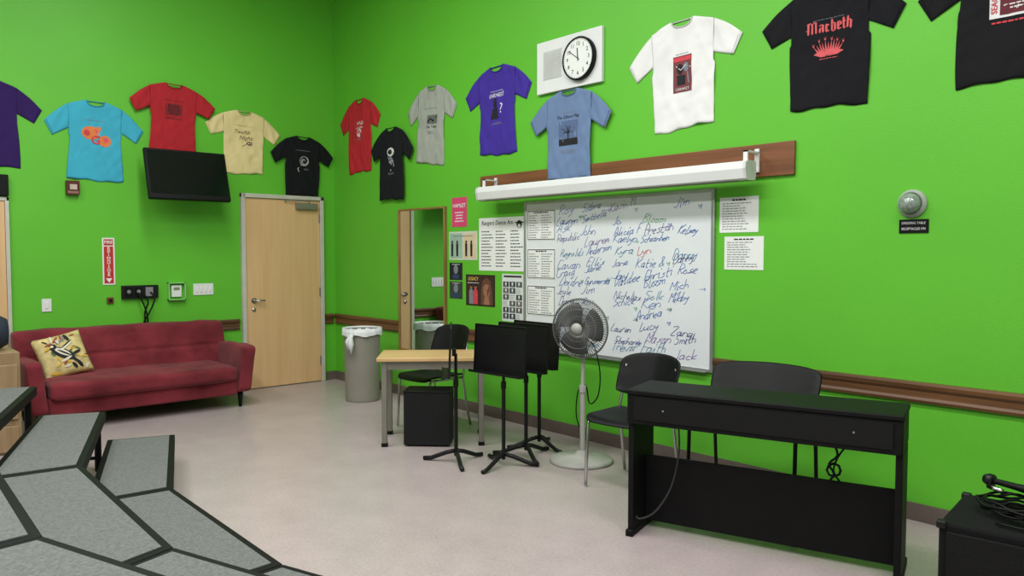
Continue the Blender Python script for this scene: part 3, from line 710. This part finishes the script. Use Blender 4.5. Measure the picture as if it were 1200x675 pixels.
poster(2.705,1.155,.42,.29,'dark dramatic poster with a face and yellow lettering',mat('poster_black',(34,22,22),.5),dk)
# clock panel
e=thing('clock_panel','white wall panel with a round clock and speaker grille','clock',(3.85,-.0005,3.03))
b=MB(); b.b2(-.36,.36,-.03,0,-.21,.215,WHITE); b.obj('panel',e,bevel=.004)
b=MB(); b.b2(-.28,-.07,-.034,-.0305,-.1,.13,mat('grille_grey',(200,202,200),.6))
for i in range(14): b.b2(-.27,-.08,-.036,-.0342,-.09+i*.0155,-.084+i*.0155,mat('grille_dark',(182,184,182),.6))
b.obj('speaker_grille',e)
My=Matrix.Rotation(pi/2,4,'X'); cc=(.14,-.031,0)
b=MB(); b.lathe([(.168,0),(.170,.03),(.165,.04),(.156,.04),(.154,.03),(.001,.03)],BLACK,cc,48,My); b.obj('clock_rim',e)
b=MB(); b.disc(.14,0,.155,-.0635,PAPER,n=48); b.obj('clock_face',e,recalc=False)
b=MB()
for h in range(12):
    a=pi/2-h*pi/6; b.text(str(h if h else 12),.042,.14+.114*math.cos(a),.114*math.sin(a),-.0645,INK,off=.01)
for h in range(60):
    a=h*pi/30; r0=.140 if h%5==0 else .145; b.line([(.14+r0*math.cos(a),r0*math.sin(a)),(.14+.152*math.cos(a),.152*math.sin(a))],.003,-.0645,INK)
b.obj('numerals',e,recalc=False)
for L_,a,w_ in ((.08,pi/2-11.85*pi/6,.009),(.12,pi/2-51*pi/30,.006)):
    b=MB(); b.line([(.14-.02*math.cos(a),-.02*math.sin(a)),(.14+L_*math.cos(a),L_*math.sin(a))],w_,-.067,INK); b.obj('clock_hand',e,recalc=False)
# dome light + sign
e=thing('round_signal_light','round grey wall light with a glass dome','wall light',(6.485,-.0005,1.775))
b=MB(); b.lathe([(.078,0),(.078,.012),(.066,.03),(.06,.03),(.001,.03)],mat('fixture_grey',(165,170,165),.4),(0,0,0),32,My); b.obj('base',e,smooth=False)
b=MB(); b.lathe([(.058,.03),(.055,.05),(.04,.072),(.02,.083),(.002,.086)],mat('glass_dome',(130,142,134),.1,spec=.8,var=.4,scale=40),(0,0,0),28,My); b.obj('dome',e,smooth=True)
for k in range(3):
    b=MB(); b.lathe([(.064-.014*k,.034+.018*k),(.061-.014*k,.038+.018*k)],STEEL,(0,0,0),28,My,caps=False); b.obj('lens_ring',e)
e=thing('dressing_table_sign','black engraved sign with white lettering','sign',(6.495,-.0005,1.65))
b=MB(); b.b2(-.078,.078,-.006,0,-.038,.038,BLACK); b.obj('panel',e,bevel=.002)
b=MB(); b.text('DRESSING TABLE',.019,0,.017,-.0075,cW,off=.0,wid=.125); b.text('RECEPTACLES ON',.019,0,-.015,-.0075,cW,off=.0,wid=.125); b.obj('lettering',e,recalc=False)
# ---------------------------------------------------------------- desk
e=thing('student_desk','small birch-topped desk on grey metal legs','desk',(3.21,-.90,0),math.atan2(.59,.47))
b=MB(); b.b2(-.43,.43,-.25,.25,.665,.695,DESKW); b.obj('desktop',e,bevel=.005)
b=MB()
b.b2(-.38,.38,-.215,-.2,.60,.665,STEEL); b.b2(-.38,.38,.2,.215,.60,.665,STEEL); b.b2(-.385,-.37,-.2,.2,.60,.665,STEEL); b.b2(.37,.385,-.2,.2,.60,.665,STEEL); b.obj('apron',e)
for x in (-.375,.375):
    for yy in (-.205,.205):
        b=MB(); b.b2(x-.02,x+.02,yy-.02,yy+.02,.02,.665,STEEL); b.b2(x-.024,x+.024,yy-.024,yy+.024,0,.03,BLACK); b.obj('leg',e,bevel=.003)
e=thing('storage_box','plain black carpeted box standing under the desk','box',(3.285,-1.005,0),pi/4)
AC=mat('amp_carpet',(18,18,20),.9,bump=.3,bscale=200)
b=MB(); b.b2(-.18,.18,-.12,.12,.012,.43,AC); b.obj('cabinet',e,bevel=.006)
b=MB(); b.b2(-.183,.183,-.123,.123,.42,.434,BLACK); b.obj('top_edge',e,bevel=.003)
for x in (-.14,.14):
    for yy in (-.09,.09): b=MB(); b.lathe([(.014,0),(.014,.012)],BLACK,(x,yy,0),10); b.obj('foot',e)
# ---------------------------------------------------------------- chairs
CH='black plastic stacking chairs'
def chair(x,y,rz,label,w=.46,top=.85,sh=.455,bz=.55,flat=0):
    e=thing('chair',label,'chair',(x,y,0),rz,CH)
    hw=w/2; ds=sh-.455
    b=MB()
    def seat(u,v):
        X=(u*2-1)*hw; Y=-.22+v*.44; r=(abs(u*2-1)**6)*(abs(v*2-1)**6)
        Z=sh-.02*math.exp(-((v-.55)*3)**2)*(1-(u*2-1)**2)-(.03*max(0,(.15-v)/.15)**2)+.01*abs(u*2-1)**3
        k=1-.12*r; return Vector((X*k*(1-.06*v),Y*k*(.75 if flat else 1),Z))
    b.grid(seat,14,14,BLACK); b.obj('seat',e,smooth=True,solid=.016,sub=1)
    b=MB()
    def back(u,v):
        s=u*2-1; t=v*2-1; r=(abs(s)**4)*(abs(t)**4)
        X=s*hw*(1-.07*r); Z=bz+v*(top-bz); Z=(bz+top)/2+(Z-(bz+top)/2)*(1-.2*r)-(.004 if flat else .012)*s*s*(1 if t>0 else 0)
        Y=.205+.1*v-.05*s*s+.03*(1-abs(s))
        return Vector((X,Y,Z))
    b.grid(back,14,10,BLACK); b.obj('backrest',e,smooth=True,solid=.024 if flat else .014,sub=1)
    LM=BLACKM if flat else CHROME
    for sg in (-1,1):
        b=MB(); X=sg*(hw-.025)
        b.tube([(X,-.2,.012),(X,-.19,.2),(X,-.175,.40+ds),(X,-.16,.435+ds),(X,-.1,.437+ds)],.011,LM,8); b.obj('leg',e,smooth=True)
        b=MB(); b.tube([(X*1.03,.27,.012),(X,.23,.2),(X,.19,.42+ds),(X,.2,.5+ds),(X*.95,.235,.62+ds*.8),(X*.92,.25,min(.76,top-.08))],.011,LM,8); b.obj('leg',e,smooth=True)
    b=MB()
    for sg in (-1,1):
        X=sg*(hw-.025); b.tube([(X,-.175,.435+ds),(X,.19,.435+ds)],.01,LM,6)
    b.tube([(-hw+.03,-.12,.43+ds),(hw-.03,-.12,.43+ds)],.009,LM,6); b.tube([(-hw+.03,.17,.43+ds),(hw-.03,.17,.43+ds)],.009,LM,6); b.obj('seat_frame',e,smooth=True)
    return e
chair(5.06,-.70,.12,'black plastic chair with chrome legs next to the floor fan',top=.83)
chair(5.90,-.66,.2,'wide black high-seated chair tucked behind the digital piano',w=.64,top=.85,sh=.60,bz=.66,flat=1)
chair(2.83,-.66,.05,'black plastic chair with chrome legs pushed under the desk',top=.87)
# ---------------------------------------------------------------- music stands
MS='black music stands'
def stand(x,y,rz,label,top=1.0,tilt=.12,leg0=0):
    e=thing('music_stand',label,'music stand',(x,y,0),rz,MS)
    T=RX(-tilt); c=Vector((0,-.035,top-.17))
    b=MB(); b.box(c,(.5,.004,.34),BLACKM,T); b.box(c+T@Vector((0,-.03,-.17)),(.5,.06,.004),BLACKM,T); b.box(c+T@Vector((0,-.06,-.162)),(.5,.004,.016),BLACKM,T)
    for s2 in (-1,1): b.box(c+T@Vector((s2*.25,-.006,0)),(.004,.012,.34),BLACKM,T)
    b.box(c+T@Vector((0,-.004,.17)),(.5,.01,.004),BLACKM,T)
    b.obj('desk',e)
    b=MB(); b.lathe([(.014,.05),(.014,.55),(.019,.55),(.019,.6),(.011,.6),(.011,top-.2)],BLACKM,(0,0,0),12); b.box((0,-.012,top-.19),(.06,.03,.05),BLACKM); b.obj('pole',e,smooth=False)
    for k in range(3):
        a=leg0-rz+k*2*pi/3; dx,dy=math.cos(a),math.sin(a); b=MB()
        b.tube([(dx*.014,dy*.014,.085),(dx*.07,dy*.07,.07),(dx*.19,dy*.19,.022),(dx*.25,dy*.25,.016)],.0155,BLACKM,6); b.obj('tripod_leg',e,smooth=True)
stand(3.87,-1.19,-.66,'black music stand seen edge on beside the desk',.985,.03,1.61)
stand(4.17,-1.0,.06,'black music stand with an upright desk panel',.995,.06,4.95)
stand(4.09,-.71,.06,'black music stand overlapping another music stand',.985,.06,5.85)
stand(3.97,-.46,.0,'black music stand close to the green wall',.975,.08,6.25)
# ---------------------------------------------------------------- fan
e=thing('pedestal_fan','grey pedestal floor fan with round wire cage','fan',(4.45,-.50,0),.35)
FG=mat('fan_grey',(165,165,158),.4); FD=mat('fan_wire',(118,118,116),.35,metal=.5); FB=mat('fan_blade',(66,68,70),.3)
b=MB(); b.lathe([(.225,0),(.23,.012),(.215,.028),(.12,.04),(.05,.055),(.03,.08),(.001,.08)],FG,seg=40); b.obj('base',e,smooth=True)
b=MB(); b.lathe([(.02,.06),(.02,.5),(.026,.5),(.026,.55),(.014,.55),(.014,.8),(.03,.8),(.03,.9)],FG,(0,.02,0),16); b.obj('pole',e)
M4=Matrix.Rotation(pi/2,4,'X'); fc=Vector((0,-.02,.965))
b=MB(); b.lathe([(.001,-.13),(.04,-.12),(.055,-.08),(.055,-.01),(.03,0)],FG,fc,20,M4); b.obj('motor',e,smooth=True)
for k in range(3):
    b=MB(); a0=k*2*pi/3
    def bl(u,v):
        r=.03+u*.155; a=a0+(v-.5)*(1.4+.3*math.sin(u*pi))+.25*u
        return fc+Vector((r*math.cos(a),-.03-.025*(v-.5),r*math.sin(a)))
    b.grid(bl,8,6,FB); b.obj('blade',e,smooth=True,solid=.003)
b=MB()
for side,yy in ((-1,-.075),(1,.045)):
    for k in range(72):
        a=2*pi*k/72; P=[]
        for j in range(6):
            t=j/5; r=.04+t*.168; aa=a+.35*t*side
            P.append(fc+Vector((r*math.cos(aa),yy+(.0-yy-.015)*(t**4),r*math.sin(aa))))
        b.tube(P,.002,FD,4)
    for r,q in ((.04,yy),(.09,yy*.97),(.14,yy*.9)): b.tube([fc+Vector((r*math.cos(2*pi*j/32),q,r*math.sin(2*pi*j/32))) for j in range(32)],.0025,FD,4,close=True)
b.tube([fc+Vector((.21*math.cos(2*pi*j/48),-.015,.21*math.sin(2*pi*j/48))) for j in range(48)],.007,FD,6,close=True)
b.lathe([(.042,0),(.042,.008),(.001,.012)],FG,fc+Vector((0,-.072,0)),24,M4)
b.obj('wire_cage',e,smooth=True)
b=MB(); P=[(0,.06,.88),(.07,.06,.83),(.12,.05,.65),(.11,.04,.48),(.05,.03,.42),(.02,.03,.55),(-.04,.03,.5),(-.05,.03,.3),(.03,.05,.12)]
b.tube(cr(P,4),.005,BLACK,6); b.obj('power_cord',e,smooth=True)
# ---------------------------------------------------------------- piano
ang=math.atan2(.38,1.24)
e=thing('digital_piano','black digital piano on a panel stand seen from behind','digital piano',(5.61,-1.40,0),ang)
Lp=1.30; D=.34
b=MB(); b.b2(.0,Lp,.0,D,.605,.76,BLACKW); b.b2(-.005,Lp+.005,-.006,D+.003,.76,.785,BLACKW); b.b2(.03,Lp-.03,D,D+.02,.6,.66,BLACKW); b.obj('keyboard_case',e,bevel=.006)
b=MB(); b.b2(.04,Lp-.04,-.006,-.001,.63,.75,mat('case_back',(15,15,16),.6,spec=.25))
b.obj('rear_cover',e)
for x in (.2,1.1): b=MB(); b.lathe([(.005,0),(.005,.003)],GREYINK,(x,-.006,.69),8,My); b.obj('screw',e)
for x0 in (0,Lp-.03):
    b=MB(); b.b2(x0,x0+.03,.02,D-.02,.03,.604,BLACKW); b.b2(x0-.005,x0+.035,-.0,D+.02,0,.035,BLACKW); b.obj('side_panel',e,bevel=.004)
b=MB(); b.b2(.031,Lp-.031,.19,.21,.04,.40,BLACKW); b.obj('modesty_panel',e,bevel=.003)
b=MB(); b.tube(cr([(1.0,.1,.605),(1.02,.1,.55),(.98,.12,.5),(1.0,.14,.45),(.98,.18,.41)]),.006,BLACK,6); b.obj('power_cable',e,smooth=True)
b=MB(); b.tube(cr([(1.06,.1,.605),(1.02,.12,.54),(1.0,.12,.47),(1.02,.17,.41)]),.005,BLACK,6)
b.tube([(1.0+.03*math.cos(a*.8),.13+.01*math.sin(a),.47+.03*math.sin(a*.8)) for a in range(9)],.006,BLACK,6); b.obj('power_cable',e,smooth=True)
b=MB(); b.tube(cr([(.24,.12,.605),(.24,.13,.45),(.21,.1,.27),(.14,.06,.14),(.06,.05,.09),(.035,.05,.1)],5),.005,mat('cable_grey',(48,48,50),.5),6); b.obj('pedal_cable',e,smooth=True)
# ---------------------------------------------------------------- floor speaker
e=thing('speaker_cabinet','large black carpeted speaker cabinet on the floor','speaker',(7.42,-1.12,0),.12)
SC=mat('speaker_carpet',(18,18,19),.95,bump=.4,bscale=180,spec=.2)
b=MB(); b.b2(-.32,.32,-.24,.22,.015,.48,SC); b.obj('cabinet',e,bevel=.012)
b=MB(); b.b2(-.29,.29,-.252,-.241,.04,.45,mat('speaker_grille',(14,14,15),.6,bump=.5,bscale=300,spec=.2)); b.obj('grille',e,bevel=.004)
for x in (-.31,.31):
    for yy in (-.23,.21):
        b=MB(); b.box((x,yy,.47),(.035,.035,.03),BLACKM); b.obj('corner_protector',e,bevel=.006)
b=MB(); b.b2(-.28,.28,-.2,.2,0,.015,BLACK); b.obj('plinth',e)
e=thing('cable_coil','coiled black microphone cable lying on the speaker','cable',(7.36,-1.12,.484),.2)
b=MB()
for k in range(6):
    r=.085+.011*(k%5)+.004*k; ox=.012*math.sin(k*2.1); oy=.012*math.cos(k*1.7)
    b.tube([(r*1.3*math.cos(2*pi*j/28)+ox,r*math.sin(2*pi*j/28)+oy,.008+.0085*k+.012*math.sin(j*.7+k)**2) for j in range(28)],.0055,BLACK,6,close=True)
b.tube(cr([(.13,0,.03),(.2,-.05,.02),(.22,-.12,.01),(.15,-.17,.008),(.05,-.19,.008),(-.1,-.16,.008)]),.0055,BLACK,6); b.obj('loops',e,smooth=True)
for a in (.3,2.4):
    b=MB(); b.tube([(.13*math.cos(a),.1*math.sin(a),.07),(.2*math.cos(a),.16*math.sin(a),.075)],.011,CHROME,8); b.obj('connector',e,smooth=True)
e=thing('microphone','black handheld microphone resting on a cable coil','microphone',(7.20,-1.02,.578),-.3)
b=MB(); MYx=Matrix.Rotation(pi/2,4,'Y'); b.lathe([(.01,0),(.012,.02),(.014,.1),(.018,.15),(.001,.15)],BLACK,(0,0,.0),14,MYx); b.obj('body',e,smooth=True)
b=MB(); b.lathe([(.001,-.035),(.018,-.03),(.026,-.01),(.024,.006),(.012,.008)],mat('mic_grille_dark',(34,34,36),.4,metal=.5),(-.0,0,0),16,MYx); b.obj('grille',e,smooth=True)
# ---------------------------------------------------------------- risers (open underneath, on black steel legs)
CARP=mat('grey_riser_carpet',(108,110,108),.95,var=.2,scale=90,bump=.4,bscale=260,spec=.1)
RB=mat('riser_black_edge',(12,12,13),.6,spec=.2)
def inset(P,d):
    n=len(P); out=[]
    A=sum(P[i][0]*P[(i+1)%n][1]-P[(i+1)%n][0]*P[i][1] for i in range(n)); sg=1 if A>0 else -1
    for i in range(n):
        p0=Vector(P[i-1]);p1=Vector(P[i]);p2=Vector(P[(i+1)%n])
        d1=(p1-p0).normalized(); d2=(p2-p1).normalized()
        n1=Vector((-d1.y,d1.x))*sg; n2=Vector((-d2.y,d2.x))*sg
        k=(n1+n2); k/= (1+n1.dot(n2)); q=p1+k*d; out.append((q.x,q.y))
    return out
F=[ [(2.51,-2.68),(3.82,-3.12),(5.20,-3.13),(6.52,-2.70)],
    [(2.36,-3.09),(3.79,-3.555),(5.24,-3.58),(6.62,-3.12)],
    [(2.20,-3.47),(3.74,-3.99),(5.40,-4.03),(6.74,-3.58)],
    [(2.06,-3.88),(3.70,-4.43),(5.46,-4.48),(6.90,-4.0)] ]
nm=['low','middle','upper']
for lv in range(3):
    h=.2*(lv+1)
    for sg in range(3):
        P=inset([F[lv][sg],F[lv+1][sg],F[lv+1][sg+1],F[lv][sg+1]],.003)
        c=(sum(p[0] for p in P)/4,sum(p[1] for p in P)/4); Q=[(p[0]-c[0],p[1]-c[1]) for p in P]
        e=thing('riser_platform','%s grey carpeted choral riser platform with black edging'%nm[lv],'riser platform',(c[0],c[1],0),0,'carpeted riser platforms')
        b=MB(); b.prism(Q,h-.06,h,RB); b.obj('edge_trim',e,bevel=.004)
        b=MB(); b.prism(inset(Q,.036),h+.0005,h+.005,CARP); b.obj('carpet_deck',e)
        L4=inset(Q,.05)
        for lx,ly in L4:
            b=MB(); b.b2(lx-.018,lx+.018,ly-.018,ly+.018,0,h-.061,RB); b.obj('leg',e)
        if lv:
            for i in (0,2):
                a,bb_=Vector(L4[i]).to_3d(),Vector(L4[(i+1)%4]).to_3d(); b=MB(); zz=.09
                b.tube([a+Vector((0,0,zz)),bb_+Vector((0,0,zz))],.012,RB,6); b.obj('cross_brace',e)
# ---------------------------------------------------------------- lights
def area(x,y,z,sx,sy,p,col=(1,.99,.98)):
    l=bpy.data.lights.new('ceiling_fluorescent','AREA'); l.shape='RECTANGLE'; l.size=sx; l.size_y=sy; l.energy=p; l.color=col
    o=bpy.data.objects.new('ceiling_fluorescent',l); COL.objects.link(o); o.location=(x,y,z); return o
for x,pw in ((2.8,82),(5.5,92),(8.4,92)):
    for yy in (-2.5,-5.0): area(x,yy,4.65,2.0,.6,pw)
w=bpy.data.worlds.new('w'); sc.world=w; w.use_nodes=True
w.node_tree.nodes['Background'].inputs[0].default_value=(.9,.95,1,1); w.node_tree.nodes['Background'].inputs[1].default_value=.3
# ---------------------------------------------------------------- camera
cam=bpy.data.cameras.new('camera'); cam.lens=27; cam.sensor_width=36
co=bpy.data.objects.new('camera',cam); COL.objects.link(co); co.location=(8.19,-4.53,1.5)
p=math.radians(2.6); dv=Vector((-.744*math.cos(p),.668*math.cos(p),-math.sin(p)))
co.rotation_euler=dv.to_track_quat('-Z','Y').to_euler()
sc.camera=co
